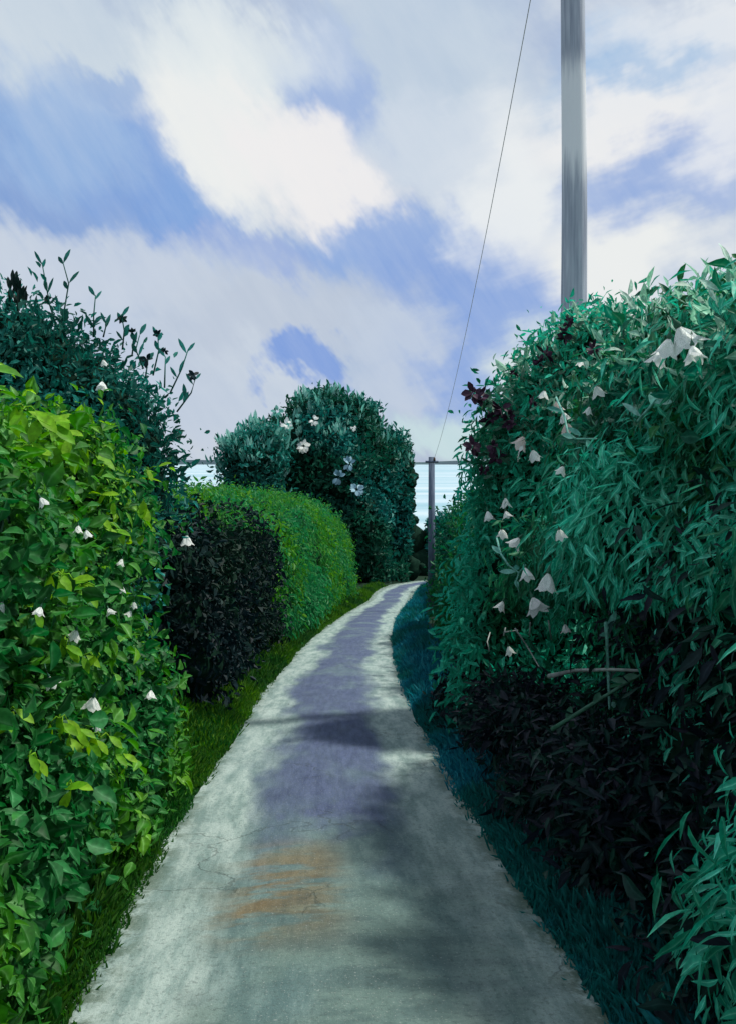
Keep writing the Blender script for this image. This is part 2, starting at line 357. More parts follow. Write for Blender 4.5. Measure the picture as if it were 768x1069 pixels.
# mud washed across the lane close by
near_ = mm('MULTIPLY', mrg(sp.outputs[1], 11.3, 10.7), mrg(sp.outputs[1], 9.5, 10.0))
mud = mm('MULTIPLY', mm('MULTIPLY', near_, mm('MULTIPLY', mrg(rad, .60, .25), mrg(sp.outputs[0], .18, -.08))), mrg(nz(1.3, 3.0, 1.5, 5, 5), .40, .55))
c = mx(mm('MULTIPLY', mud, .85), c, mx(mrg(streak2, .4, .6), (.15, .085, .02), (.22, .14, .05)))
moss = mm('MULTIPLY', mm('MULTIPLY', mrg(sp.outputs[1], 12.0, 9.5), mrg(rad, .9, .5)), mrg(patch, .6, .45))
c = mx(mm('MULTIPLY', moss, .6), c, mx(mrg(nz(1.2, 3, 1.8, 5, 15), .42, .58), (.05, .09, .085), (.13, .20, .17)))
c = mx(mm('MULTIPLY', mrg(nz(1, 1, 38, 6, 4, .85), .50, .62), .5), c, (.05, .075, .07))
vo = n.new('ShaderNodeTexVoronoi'); vo.feature = 'DISTANCE_TO_EDGE'; vo.inputs['Scale'].default_value = 1.1; wv = n.new('ShaderNodeVectorMath'); wv.operation = 'ADD'
nv = n.new('ShaderNodeTexNoise'); l.new(at.outputs['Vector'], nv.inputs[0]); nv.inputs['Scale'].default_value = 3.5; nv.inputs['Detail'].default_value = 6; sc_ = n.new('ShaderNodeVectorMath'); sc_.operation = 'SCALE'; sc_.inputs['Scale'].default_value = .5; l.new(nv.outputs['Color'], sc_.inputs[0])
l.new(at.outputs['Vector'], wv.inputs[0]); l.new(sc_.outputs[0], wv.inputs[1]); l.new(wv.outputs[0], vo.inputs['Vector'])
crack = mm('MULTIPLY', mrg(vo.outputs['Distance'], .014, .004), mrg(nz(1, 1, .9, 2, 21), .50, .60))
c = mx(mm('MULTIPLY', crack, .38), c, (.03, .045, .04))
edge = mm('MULTIPLY', mrg(mm('ABSOLUTE', sp.outputs[0]), .76, .95), mrg(nz(1, 1, 5, 5, 31, .7), .42, .55))
c = mx(mm('MULTIPLY', edge, .75), c, (.04, .075, .035)); c = mx(mm('MULTIPLY', mrg(nz(1, 1, 75, 3, 8, .8), .58, .70), .4), c, (.6, .62, .6))
l.new(c, p.inputs['Base Color'])
fine = nz(1, 1, 90, 4, 2, .8)
l.new(mrg(patch, .35, .6, .6, .85), p.inputs['Roughness']); p.inputs['Specular IOR Level'].default_value = .25
bp = n.new('ShaderNodeBump'); bp.inputs['Strength'].default_value = .5; bp.inputs['Distance'].default_value = .012
l.new(mm('SUBTRACT', mm('ADD', mm('MULTIPLY', fine, 1.5), mm('MULTIPLY', streak2, .8)), crack), bp.inputs['Height']); l.new(bp.outputs[0], p.inputs['Normal'])
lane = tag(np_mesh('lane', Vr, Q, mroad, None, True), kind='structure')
a_ = lane.data.attributes.new('lane', 'FLOAT_VECTOR', 'POINT')
a_.data.foreach_set('vector', np.array([(u, v, 0) for u, v in UV], dtype=np.float32).ravel())

# ------------------------------------------------------------------ foliage
def unit(a): return a / np.maximum(np.linalg.norm(a, axis=-1, keepdims=True), 1e-9)
def leaf_mesh_fine(P, D, U, ln, w, fold=.22, bend=.2):
    D = unit(D); Sd = unit(np.cross(D, U)); Up = np.cross(Sd, D); ln = ln[:, None]; w = w[:, None]; rows = []
    tw = rng.normal(size=(len(P), 1)) * .35
    for t, x in ((0, .06), (.2, .72), (.45, 1.0), (.72, .66), (1.0, .02)):
        c = P + D * ln * t - Up * ln * bend * t * t + Sd * ln * .06 * np.sin(t * 5) * np.sign(tw)
        s2 = Sd * np.cos(tw * t) + Up * np.sin(tw * t)
        rows += [c + s2 * w * .5 * x + Up * w * fold * x, c, c - s2 * w * .5 * x + Up * w * fold * x]
    V = np.stack(rows, 1).reshape(-1, 3); b = np.arange(len(P))[:, None] * 15; Q = []
    for i in range(4):
        Q.append(b + np.array([[3 * i, 3 * i + 3, 3 * i + 4, 3 * i + 1]])); Q.append(b + np.array([[3 * i + 1, 3 * i + 4, 3 * i + 5, 3 * i + 2]]))
    return V, np.concatenate(Q, 0)
PTS = []
def leaf_mesh(P, D, U, ln, w, fold=.3, bend=.18):
    """P base points, D directions, U rough face normals -> vertices and quads of folded leaves"""
    D = unit(D); Sd = unit(np.cross(D, U)); Up = np.cross(Sd, D)
    ln = ln[:, None]; w = w[:, None]
    A = P
    B = P + D * ln - Up * ln * bend
    m1 = P + D * ln * .33 - Up * ln * bend * .1; m2 = P + D * ln * .72 - Up * ln * bend * .5
    L1 = m1 + Sd * w * .5 + Up * w * fold; L2 = m2 + Sd * w * .38 + Up * w * fold * .8
    R1 = m1 - Sd * w * .5 + Up * w * fold; R2 = m2 - Sd * w * .38 + Up * w * fold * .8
    V = np.stack([A, B, L1, L2, R1, R2], 1).reshape(-1, 3); b = np.arange(len(P))[:, None] * 6
    Q = np.concatenate([b + np.array([[0, 1, 3, 2]]), b + np.array([[0, 4, 5, 1]])], 0)
    return V, Q
def blob_points(blobs, density, rc=.16, per=14, spread=.10, depth=.25, inside=.86, ok=None):
    """leaf positions gathered in sprigs over the outside of a union of ellipsoids"""
    C = np.array([b[0] for b in blobs], float); Rr = np.array([b[1] for b in blobs], float); P = []; Nn = []
    for c, r in zip(C, Rr):
        ar = 4 * math.pi * (((r[0] * r[1]) ** 1.6 + (r[0] * r[2]) ** 1.6 + (r[1] * r[2]) ** 1.6) / 3) ** (1 / 1.6)
        k = max(4, int(ar * density / per)); u = unit(rng.normal(size=(k, 3)))
        rr = 1 + rng.normal(size=(k, 1)) * spread - depth * rng.random((k, 1)) ** 2
        P.append(c + u * r * rr); Nn.append(unit(u / r))
    P = np.concatenate(P); Nn = np.concatenate(Nn)
    keep = np.ones(len(P), bool)
    for c, r in zip(C, Rr):
        keep &= ~(np.linalg.norm((P - c) / r, axis=1) < inside - .12)
    if ok is not None: keep &= ok(P)
    P, Nn = P[keep], Nn[keep]; k = len(P)
    P = np.repeat(P, per, 0); Nn = np.repeat(Nn, per, 0)
    off = rng.normal(size=P.shape) * rc * np.array([1, 1, .8]); P = P + off
    return P, unit(Nn + .35 * unit(off))
def foliage(name, blobs, mat, parent, density, size, aspect=.55, droop=.2, rc=.16, per=14, spread=.10, ok=None, out_=.5, jit=.8, depth=.25, bend=.18, fine=False, thin=None):
    P, Nn = blob_points(blobs, density, rc, per, spread, depth, ok=ok)
    g = gheight(P[:, 0], P[:, 1]); k = (P[:, 2] > g + .01) & (lane_dist(P[:, 0], P[:, 1]) > np.where(P[:, 2] < g + 1.9, .0, -.25) + .02)
    if ok is not None: k &= ok(P)
    if thin is not None: k &= rng.random(len(P)) > thin(P)
    P, Nn = P[k], Nn[k]; k = len(P); PTS.append(P)
    D = unit(unit(rng.normal(size=(k, 3))) * jit + Nn * out_ + np.array([0, 0, -droop]))
    U = unit(Nn + rng.normal(size=(k, 3)) * .45 + np.array([0, 0, .3]))
    ln = size * (.45 + 1.15 * rng.random(k) ** 1.4); V, Q = (leaf_mesh_fine if fine else leaf_mesh)(P, D, U, ln, ln * aspect * (.7 + .6 * rng.random(k)), bend=bend)
    o = np_mesh(name, V, Q, mat, parent, fine)
    if fine:
        at_ = o.data.attributes.new('rib', 'FLOAT', 'POINT'); at_.data.foreach_set('value', np.tile(np.array([0, 1, 0] * 5, dtype=np.float32), k))
    return o
CORES = []
def core(name, blobs, parent, f=.84, mat=None):  # solid dark hull added inside the leaves to block light leaks
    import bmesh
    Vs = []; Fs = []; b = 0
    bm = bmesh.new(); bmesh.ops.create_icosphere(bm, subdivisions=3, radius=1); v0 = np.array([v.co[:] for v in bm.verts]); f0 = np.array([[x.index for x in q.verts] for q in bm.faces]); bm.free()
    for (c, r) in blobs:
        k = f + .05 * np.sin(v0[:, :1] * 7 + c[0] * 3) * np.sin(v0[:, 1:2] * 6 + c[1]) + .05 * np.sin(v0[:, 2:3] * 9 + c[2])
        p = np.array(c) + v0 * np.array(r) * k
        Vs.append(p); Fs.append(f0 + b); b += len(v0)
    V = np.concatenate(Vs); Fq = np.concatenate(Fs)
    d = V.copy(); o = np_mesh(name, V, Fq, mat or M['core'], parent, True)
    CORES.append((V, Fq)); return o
def hedge_blobs(y0, y1, face0, back, top, base_r=.45, step=.45, jitter=.12, lean=0.0, side=-1, rows_=None):
    """ellipsoids that fill a hedge running beside the lane. face0(y): x of its foot, top(y): height of its crest"""
    out = []
    y = y0
    while y <= y1:
        fx = face0(y); g = float(gz(y)); tp = top(y); h = tp - g; r = base_r
        nz_ = max(2, int(h / (r * 1.15)))
        for i in range(nz_):
            t = (i + .5) / nz_; z = g + r * .6 + t * (h - r * 1.4)
            x = fx + side * (r * .8 + back * 0 - lean * (t if side < 0 else t))
            s = 1 + .25 * (random.random() - .5)
            out.append(((x + random.gauss(0, jitter), y + random.gauss(0, jitter), z + random.gauss(0, jitter * .6)), (r * s, r * s * 1.05, r * s * .95)))
        # thickness behind
        kx = int(back / (r * 1.2))
        for k in range(1, kx + 1):
            for zz in (.25, .6, 1):
                out.append(((fx + side * (r * .8 + k * r * 1.2 - lean), y + random.gauss(0, jitter), g + zz * (h - r * 1.15) + random.gauss(0, jitter)), (r * 1.15, r * 1.15, r * 1.1)))
        y += step
    return out
Lf = lambda y: float(cx(y) - hw(y)); Rf = lambda y: float(cx(y) + hw(y))
zc = lambda v, D: CAM_Z + (V0 - v) / F * D          # height seen on row v at depth D
xc = lambda u, D: (u - U0) / F * D
IP = lambda y, pts: float(np.interp(y, [a for a, b in pts], [b for a, b in pts]))

def hedge(name, label, cat, blobs, mat, density, size, loc, **kw):
    o = empty(name, loc, label, cat, kw.pop('group', None)); cf = kw.pop('cf', .84)
    foliage('foliage', blobs, mat, o, density, size, **kw); core('light_blocking_hull', blobs, o, cf)
    return o

# ---- right side
bR1 = hedge_blobs(1.6, 6.9, lambda y: Rf(y) + .38 + .08 * max(0, y - 4.5), 2.0, lambda y: zc(IP(y, [(1.5, 235), (3.6, 258), (5, 285), (6.9, 360)]), max(y, 3.6)), .42, .40, .15, lean=-.9, side=1)
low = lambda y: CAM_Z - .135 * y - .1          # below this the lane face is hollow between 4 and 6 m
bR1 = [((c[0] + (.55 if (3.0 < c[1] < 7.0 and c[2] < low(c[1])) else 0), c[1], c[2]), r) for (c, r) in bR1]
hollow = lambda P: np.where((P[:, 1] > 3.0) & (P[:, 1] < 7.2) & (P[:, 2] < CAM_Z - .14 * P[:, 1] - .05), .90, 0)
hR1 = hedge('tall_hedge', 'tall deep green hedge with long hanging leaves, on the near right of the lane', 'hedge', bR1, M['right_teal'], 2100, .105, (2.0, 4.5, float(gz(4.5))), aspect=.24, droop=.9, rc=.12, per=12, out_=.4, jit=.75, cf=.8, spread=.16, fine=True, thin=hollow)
foliage('painted_shade_leaves', [b for b in bR1 if 3.3 < b[0][1] < 7.1 and b[0][2] < low(b[0][1]) + .1], M['hollow'], hR1, 420, .10, aspect=.3, droop=.6, fine=True)  # dark leaves that carry the hollow's shade in their colour
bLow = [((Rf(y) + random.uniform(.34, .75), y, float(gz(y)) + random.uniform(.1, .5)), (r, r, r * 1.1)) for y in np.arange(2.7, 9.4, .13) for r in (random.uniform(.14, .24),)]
foliage('low_shade_leaves', bLow, M['hollow'], hR1, 1500, .09, aspect=.3, droop=.4, rc=.10, per=10, fine=True)  # dark leaves added over the hollow's floor, its shade put into their colour
bR1t = [b for b in bR1 if b[0][2] > CAM_Z - .1]
foliage('upper_foliage', bR1t, M['right_dark'], hR1, 800, .085, aspect=.5, droop=.1, rc=.12, spread=.18, fine=True)
foliage('young_leaves', [b for b in bR1 if b[0][2] > CAM_Z + .30], M['mint'], hR1, 380, .11, aspect=.34, droop=-.8, rc=.10, per=10, spread=.2, fine=True)

bR2 = []
for (u, v, D, r) in [(600, 395, 9.2, .42), (572, 420, 9.2, .40), (630, 380, 9, .45), (545, 455, 9.2, .38), (600, 450, 9, .5), (640, 430, 9, .5), (570, 500, 9, .45), (532, 505, 9.3, .36),
                     (545, 550, 9, .42), (590, 550, 8.8, .5), (530, 600, 8.8, .4), (580, 610, 8.6, .5), (630, 500, 8.8, .55), (520, 650, 8.5, .36), (560, 680, 8.4, .42), (600, 690, 8.3, .5), (515, 700, 8.2, .32), (540, 730, 8, .34), (650, 400, 9.6, .5), (620, 420, 10, .5), (590, 480, 10, .5), (640, 560, 9, .6)]:
    bR2.append(((xc(u, D), D, zc(v, D)), (r, r, r * 1.15)))
hR2 = hedge('flowering_shrub', 'tall shrub with dark purple blooms and white flowers, below the near pole', 'shrub', bR2, M['right_teal'], 1300, .10, (2.0, 9.0, float(gz(9))), aspect=.3, droop=.7, rc=.13, per=12, spread=.17, cf=.76)
foliage('young_leaves', [b for b in bR2 if b[0][2] > CAM_Z + .25], M['mint'], hR2, 150, .12, aspect=.35, droop=-.4, rc=.10, per=9, spread=.22)

bR3 = hedge_blobs(10.5, 23, lambda y: Rf(y) + 1.15 + .02 * (y - 10), 1.6, lambda y: zc(IP(y, [(10.5, 515), (14, 505), (18, 512), (23, 540)]), y), .6, .6, .17, lean=-.3, side=1)
hR3 = hedge('rounded_hedge', 'rounded mid green hedge below the sea line, between the flowering shrub and the far pole', 'hedge', bR3, M['right_dark'], 520, .10, (1.8, 16, float(gz(16))), aspect=.5, droop=.3, rc=.16)
bR4 = hedge_blobs(27, 56, lambda y: Rf(y) + 1.85 - .3 * float(smooth(33, 45, y)), 2.4, lambda y: zc(IP(y, [(27, 540), (32, 545), (40, 552), (56, 565)]), y), .8, .95, .2, lean=-.5, side=1)
hR4 = hedge('distant_hedge', 'low dark hedge running down to the bend, behind the far pole', 'hedge', bR4, M['right_dark'], 170, .18, (3.5, 38, float(gz(38))), aspect=.5, rc=.25)

# ---- left side
bL1 = hedge_blobs(1.8, 6.4, lambda y: Lf(y) - .24 - .20 * float(smooth(3.4, 5.4, y)), 1.6, lambda y: zc(IP(y, [(1.8, 440), (4, 425), (5.4, 425), (6.4, 470)]), max(y, 4.2)), .40, .42, .15, lean=-.35, side=-1)
hL1 = hedge('leafy_bank', 'bright green leafy hedge dotted with white flowers, on the near left of the lane', 'hedge', bL1, M['left_bright'], 1900, .072, (-1.9, 4.2, float(gz(4.2))), aspect=.6, droop=.25, rc=.12, per=12, spread=.17, fine=True)
foliage('yellow_leaves', [b for b in bL1 if b[0][2] > CAM_Z - .55 and b[0][1] > 3.4], M['yellow'], hL1, 260, .075, aspect=.5, droop=.0, rc=.10, per=8, spread=.14, fine=True)
foliage('painted_sun_leaves', [b for b in bL1 if b[0][2] > CAM_Z - .15 and b[0][1] > 3.6], M['yellow'], hL1, 800, .07, aspect=.5, droop=.0, rc=.10, per=8, spread=.14, fine=True)  # sunlight on the crest put in as denser, brighter yellow leaves
bL2 = []
for (u, v, D, r) in [(0, 350, 8.4, .5), (40, 345, 8.6, .5), (80, 360, 8.6, .48), (115, 385, 8.6, .48), (145, 410, 8.6, .42), (165, 440, 8.5, .38), (172, 475, 8.5, .36), (120, 440, 8.4, .5), (70, 410, 8.4, .55), (20, 410, 8.3, .55), (-40, 350, 8.4, .6), (-40, 420, 8.4, .6),
                     (60, 480, 8.4, .6), (130, 500, 8.3, .5), (165, 520, 8.2, .4), (0, 490, 8.4, .6), (150, 580, 8, .45), (110, 580, 8, .5), (160, 640, 7.8, .4), (120, 660, 7.6, .45), (60, 600, 8, .6), (150, 700, 7.5, .35), (100, 720, 7.4, .45), (50, 700, 7.8, .55), (0, 620, 8, .6), (-40, 520, 8.4, .6), (60, 380, 9.4, .6), (120, 420, 9.5, .6), (0, 380, 9.4, .6)]:
    bL2.append(((xc(u - (34 if v < 500 else 66), D), D, zc(v + 32, D)), (r, r, r)))
hL2 = hedge('tall_shrub', 'tall blue green shrub with thin sprigs against the sky, behind the bright leafy hedge', 'shrub', bL2, M['left_teal'], 1000, .085, (-2.7, 8.5, float(gz(8.5))), aspect=.4, droop=-.3, rc=.13, spread=.17)
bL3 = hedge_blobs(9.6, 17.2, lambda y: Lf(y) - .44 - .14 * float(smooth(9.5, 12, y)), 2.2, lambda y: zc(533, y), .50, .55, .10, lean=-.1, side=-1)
hL3 = hedge('shade_black_hedge', 'square topped hedge with the shade of a hollow coloured into its near black leaves, beyond the tall shrub', 'hedge', bL3, M['dark'], 620, .085, (-2.9, 13.5, float(gz(13.5))), aspect=.5, droop=.6, rc=.13)  # shadowed hollow rendered by leaf colour, shade put into near-black leaves
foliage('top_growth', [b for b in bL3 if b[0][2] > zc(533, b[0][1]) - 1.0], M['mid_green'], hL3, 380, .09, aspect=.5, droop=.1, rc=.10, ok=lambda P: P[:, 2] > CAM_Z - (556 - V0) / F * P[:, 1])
bL4 = hedge_blobs(18, 46, lambda y: Lf(y) - .42 - .55 * float(smooth(24, 42, y)), 3.2, lambda y: zc(IP(y, [(18, 530), (24, 520), (32, 518), (46, 548)]), y), .75, .85, .16, lean=-.35, side=-1)
hL4 = hedge('clipped_hedge', 'sunlit green hedge with a smooth rounded shoulder, in front of the big round tree', 'hedge', bL4, M['mid_green'], 330, .13, (-2.6, 28, float(gz(28))), aspect=.35, droop=.9, rc=.18)

def wild(parent, blobs, n, length, mat, zmin, size=.09):
    """long stems that broke out of the outline since the last trim"""
    r = random.Random(len(blobs) + n); c_ = [b for b in blobs if b[0][2] + b[1][2] > zmin(b[0][1])]; P_ = []; D_ = []; st = PM()
    for i in range(n):
        c, rd = r.choice(c_); a = r.random() * 6.28; e_ = r.uniform(.3, 1.4); d = Vector((math.cos(a) * math.cos(e_), math.sin(a) * math.cos(e_), math.sin(e_)))
        p0 = Vector(c) + d * rd[0] * .9; ln = length * r.uniform(.5, 1.2); up = (d + Vector((0, 0, .9))).normalized(); p1 = p0 + up * ln * .5; p2 = p1 + (up + Vector((r.uniform(-.7, .7), r.uniform(-.5, .5), -.2))).normalized() * ln * .5
        st.tube([p0, p1, p2], [.006, .004, .003], 4)
        for k in range(9):
            t = k / 8; q = p0.lerp(p1, t * 2) if t < .5 else p1.lerp(p2, t * 2 - 1); s_ = (-1) ** k; P_.append(q[:]); D_.append((s_ * r.uniform(.3, 1), r.uniform(-.7, .7), r.uniform(.1, 1)))
    P_ = np.array(P_); D_ = np.array(D_, float); k = len(P_); ln = size * (.5 + rng.random(k)); V, Q = leaf_mesh_fine(P_, D_, unit(rng.normal(size=(k, 3)) + np.array([0, -.5, .5])), ln, ln * .38)
    sv = np.array([tuple(v) for v in st.v]); sf = np.array([f for f in st.f if len(f) == 4])
    np_mesh('wild_foliage', np.concatenate([V, sv]), np.concatenate([Q, sf + len(V)]), mat, parent, True)
wild(hR1, bR1, 90, .34, M['right_teal'], lambda y: CAM_Z + .5, .08)
wild(hR1, [b for b in bR1 if b[0][1] < 5.6], 190, .40, M['mint'], lambda y: CAM_Z + .62, .10)
wild(hR2, bR2[:8], 90, .30, M['mint'], lambda y: CAM_Z, .09)
wild(hR2, bR2, 130, .42, M['right_teal'], lambda y: CAM_Z - .6, .08)
wild(hR3, bR3, 70, .40, M['right_dark'], lambda y: zc(550, y), .10)
wild(hL1, bL1, 40, .22, M['left_bright'], lambda y: CAM_Z + .0, .06)
wild(hL3, bL3, 60, .30, M['mid_green'], lambda y: zc(548, y), .08)
wild(hL4, bL4, 110, .50, M['mid_green'], lambda y: zc(560, y), .13)

# ---- trees by the bend
def tree(name, label, D, blobs_px, mat, trunk_u, seed, density=55, du=0, size=.34, pale_teal=True, group=None):
    g = float(gz(D)); x0 = xc(trunk_u, D); o = empty(name, (x0, D, g), label, 'tree', group)
    bl = []
    for (u, v, r, dy) in blobs_px:
        v += 8; r *= .96; u += du
        rr = r / F * D; bl.append(((xc(u, D + dy), D + dy, zc(v, D + dy)), (rr, rr, rr)))
    rs = random.Random(seed)
    big = list(bl)
    for (c, r) in big:
        for k in range(7):       # smaller clumps standing out of each limb's mass
            a = rs.random() * 6.28; b_ = rs.uniform(-.5, 1.3); q = Vector((math.cos(a) * math.cos(b_), math.sin(a) * math.cos(b_), math.sin(b_)))
            s = r[0] * rs.uniform(.28, .45); bl.append(((c[0] + q.x * r[0] * .85, c[1] + q.y * r[0] * .85, c[2] + q.z * r[0] * .85), (s, s, s * .9)))
    foliage('crown', bl, mat, o, density, size, aspect=.45, droop=-.1, rc=.35, per=16, spread=.10)
    core('light_blocking_hull', bl, o, .8)
    if pale_teal:
        top = [b for b in bl if b[0][2] > g + .72 * (max(c[0][2] for c in bl) - g)]
        foliage('lit_crown_tips', top, M['pale_teal'], o, 6, .6, aspect=.3, droop=-1.6, rc=.28, per=5, spread=.10, out_=1.2, jit=.3, ok=lambda P: np.ones(len(P), bool))  # light on the crown tops put into the pale leaf colour
    t = PM(); zt = max(c[0][2] for c in bl)
    t.tube([(x0, D, g - .3), (x0 + .1, D, g + (zt - g) * .35), (x0 - .1, D + .1, g + (zt - g) * .7)], [.38, .26, .12], 10)
    for (c, r) in big[:6]:
        m_ = Vector((x0, D, g + (zt - g) * .3)); t.tube([m_, (m_ + Vector(c)) / 2 + Vector((0, 0, -.3)), c], [.16, .1, .04], 6)
    t.build('trunk', M['bark'], o); return o, bl
tA, blA = tree('round_tree', 'small round blue green tree, left of the big domed tree', 57, [(257, 478, 30, 0), (240, 470, 18, 0), (268, 462, 20, 0), (256, 456, 18, 1), (255, 510, 30, 0), (275, 540, 30, 0), (250, 560, 28, 0)], M['left_teal'], 268, 3, density=60, size=.3, du=9)
tB, blB = tree('domed_tree', 'big domed dark teal tree with white blossom, tallest by the bend of the lane', 62, [(335, 440, 34, 0), (315, 450, 30, -1), (360, 445, 32, 0), (340, 425, 22, 1), (305, 480, 34, -1), (350, 490, 42, -2), (385, 480, 26, 0), (320, 530, 36, -1), (365, 545, 38, -2), (345, 585, 32, -1), (385, 590, 24, 0), (375, 430, 16, 0)], M['tree_teal'], 350, 5)
tC, blC = tree('narrow_tree', 'narrower dark green tree, between the big domed tree and the far pole', 66, [(410, 470, 24, 0), (418, 490, 20, 0), (402, 458, 16, 0), (405, 510, 28, -1), (415, 545, 24, 0), (400, 575, 26, -1), (425, 585, 18, 0), (412, 600, 20, -2)], M['tree_teal'], 410, 9)
# bushes along the field edge farther down
for i, (u, v, r, D, lb) in enumerate([(448, 562, 30, 78, 'low dark bush beyond the bend, just behind the foot of the far pole'), (490, 560, 34, 84, 'broad dark bush beyond the bend, hidden mostly by the rounded hedge'),
                                      (205, 548, 30, 74, 'low dark bush on the slope, seen past the small round tree')]):
    rr = r / F * D; g = float(gz(D)); o = empty('bush', (xc(u, D), D, g), lb, 'bush', 'bushes on the slope above the sea'); bl = []
    for k in range(14):
        a = random.uniform(-1, 1); s = rr * random.uniform(.5, .8)
        bl.append(((xc(u, D) + a * rr * .8, D + random.uniform(-1, 1), zc(v, D) - random.random() * (zc(v, D) - g) + (1 - a * a) * .2), (s, s, s)))
    foliage('foliage', bl, M['tree_teal'], o, 120, .35, aspect=.5, rc=.3); core('light_blocking_hull', bl, o, .85)

# ------------------------------------------------------------------ verge grass
def grass(name, label, side, mat, y0, y1, nblade, wid, hgt, seed):
    k = nblade; r_ = np.random.default_rng(seed)
    y = y0 + (y1 - y0) * r_.random(k) ** 1.9; e = np.where(side < 0, cx(y) - hw(y), cx(y) + hw(y))
    x = e + side * (-.05 * (r_.random(k) ** 3) + wid * r_.random(k) ** 1.2); z = gheight(x, y) - .01
    s = (1 + y / 22); tuft = .5 + .9 * (np.sin(x * 9 + y * 4) * np.sin(y * 2.7) * .5 + .5)
    h = (.35 + .65 * np.clip(np.abs(x - e) / .16, 0, 1)) * hgt * s ** .5 * (.4 + .8 * r_.random(k)) * tuft; w = .010 * s * (.7 + .6 * r_.random(k))
    d = unit(np.stack([r_.normal(size=k) * .4 + side * .08, r_.normal(size=k) * .4, np.ones(k)], -1)); U = unit(np.stack([r_.normal(size=k), r_.normal(size=k), np.zeros(k) + .1], -1))
    V, Q = leaf_mesh(np.stack([x, y, z], -1), d, U, h, w, fold=.1, bend=.35)
    return tag(np_mesh(name, V, Q, mat), label, 'grass', kind='stuff')
M['grass_deep'] = leafmat('deep_green_grass', [(.012, .085, .015), (.022, .14, .025), (.05, .19, .03)], [(.02, .11, .02), (.06, .17, .02)], .8)
grass('verge_grass', 'deep green grass along the near left edge of the lane', -1, M['grass_deep'], 1.5, 9.5, 38000, .7, .13, 1)
grass('verge_grass', 'yellow green grass at the left edge of the lane towards the bend', -1, M['grass_olive'], 6.5, 58, 40000, .7, .13, 3)
grass('verge_grass', 'blue green grass along the right edge of the lane', 1, M['grass_blue'], 1.5, 58, 90000, .8, .15, 2)

# ------------------------------------------------------------------ telephone poles and wire
mpole, n, l, p = newmat('weathered_pole')
t = n.new('ShaderNodeTexCoord'); mp = n.new('ShaderNodeMapping'); l.new(t.outputs['Object'], mp.inputs[0]); mp.inputs['Scale'].default_value = (14, 14, .7)
no = n.new('ShaderNodeTexNoise'); l.new(mp.outputs[0], no.inputs[0]); no.inputs['Scale'].default_value = 1.5; no.inputs['Detail'].default_value = 6
rp_ = n.new('ShaderNodeValToRGB'); l.new(no.outputs[0], rp_.inputs[0]); rp_.color_ramp.elements[0].position = .35; rp_.color_ramp.elements[0].color = (.28, .32, .40, 1); rp_.color_ramp.elements[1].position = .65; rp_.color_ramp.elements[1].color = (.52, .57, .65, 1)
s_ = n.new('ShaderNodeSeparateXYZ'); l.new(t.outputs['Object'], s_.inputs[0])
wz = n.new('ShaderNodeMath'); wz.operation = 'MULTIPLY_ADD'; l.new(no.outputs[0], wz.inputs[0]); wz.inputs[1].default_value = .9; l.new(s_.outputs[2], wz.inputs[2])
bands = []
for (a0, a1) in ((6.40, 6.95), (8.05, 7.65)):      # white glare put into the colour with ragged ends, measured up the pole
    q = n.new('ShaderNodeMapRange'); q.interpolation_type = 'SMOOTHSTEP'; l.new(wz.outputs[0], q.inputs[0]); q.inputs[1].default_value = a0; q.inputs[2].default_value = a1; bands.append(q.outputs[0])
bm_ = n.new('ShaderNodeMath'); bm_.operation = 'MULTIPLY'; l.new(bands[0], bm_.inputs[0]); l.new(bands[1], bm_.inputs[1])
mxp = n.new('ShaderNodeMix'); mxp.data_type = 'RGBA'; l.new(bm_.outputs[0], mxp.inputs[0]); l.new(rp_.outputs[0], mxp.inputs[6]); mxp.inputs[7].default_value = (.88, .90, .92, 1)
l.new(mxp.outputs[2], p.inputs['Base Color']); p.inputs['Roughness'].default_value = .8
bp = n.new('ShaderNodeBump'); bp.inputs['Strength'].default_value = .5; bp.inputs['Distance'].default_value = .01; l.new(no.outputs[0], bp.inputs['Height']); l.new(bp.outputs[0], p.inputs['Normal'])
M['pole'] = mpole
M['glare_band'] = plain('pole_glare_band', (.62, .66, .72), (.82, .84, .86), 7, .6, (3, 3, .5))  # unused; white glare on the pole put into a pale colour
M['blue_pole'] = plain('bluish_pole', (.05, .08, .13), (.10, .14, .2), 5, .8, (3, 3, .5))
M['wire'] = plain('dull_wire', (.72, .66, .70), (.85, .8, .84), 5, .7)
M['ceramic'] = plain('brown_ceramic', (.06, .03, .02), (.1, .05, .03), 8, .3)
D1 = 10.3; x1 = xc(598, D1); g1 = float(gz(D1)); top1 = zc(-62, D1)
p1 = empty('telephone_pole', (x1, D1, g1), 'thick grey wooden pole with a stretch of white glare painted into its colour, rising out of the flowering shrub', 'pole', 'poles along the lane')
pm = PM(); zs = np.linspace(g1 - .5, top1, 16); pm.tube([(x1 + .012 * math.sin(z), D1, z) for z in zs], [.165 - .03 * i / 15 for i in range(16)], 18); pm.build('pole_shaft', M['pole'], p1)
pm = PM(); pm.tube([(x1 - .45, D1 - .17, top1 - .25), (x1 + .45, D1 - .17, top1 - .25)], .05, 4); pm.build('crossarm', M['pole'], p1)
for dx_ in (-.38, .38):
    pm = PM(); pm.tube([(x1 + dx_, D1 - .17, top1 - .22), (x1 + dx_, D1 - .17, top1 - .12), (x1 + dx_, D1 - .17, top1 - .06)], [.03, .045, .02], 10); pm.build('insulator', M['ceramic'], p1)
D2 = 33.; x2 = xc(450, D2); g2 = float(gz(D2)); top2 = zc(477, D2)
p2 = empty('telephone_pole', (x2, D2, g2), 'slim dark blue grey pole far down the lane, topped by the end of the wire', 'pole', 'poles along the lane')
pm = PM(); pm.tube([(x2, D2, g2 - .4), (x2, D2, top2)], [.14, .115], 12); pm.build('pole_shaft', M['blue_pole'], p2)
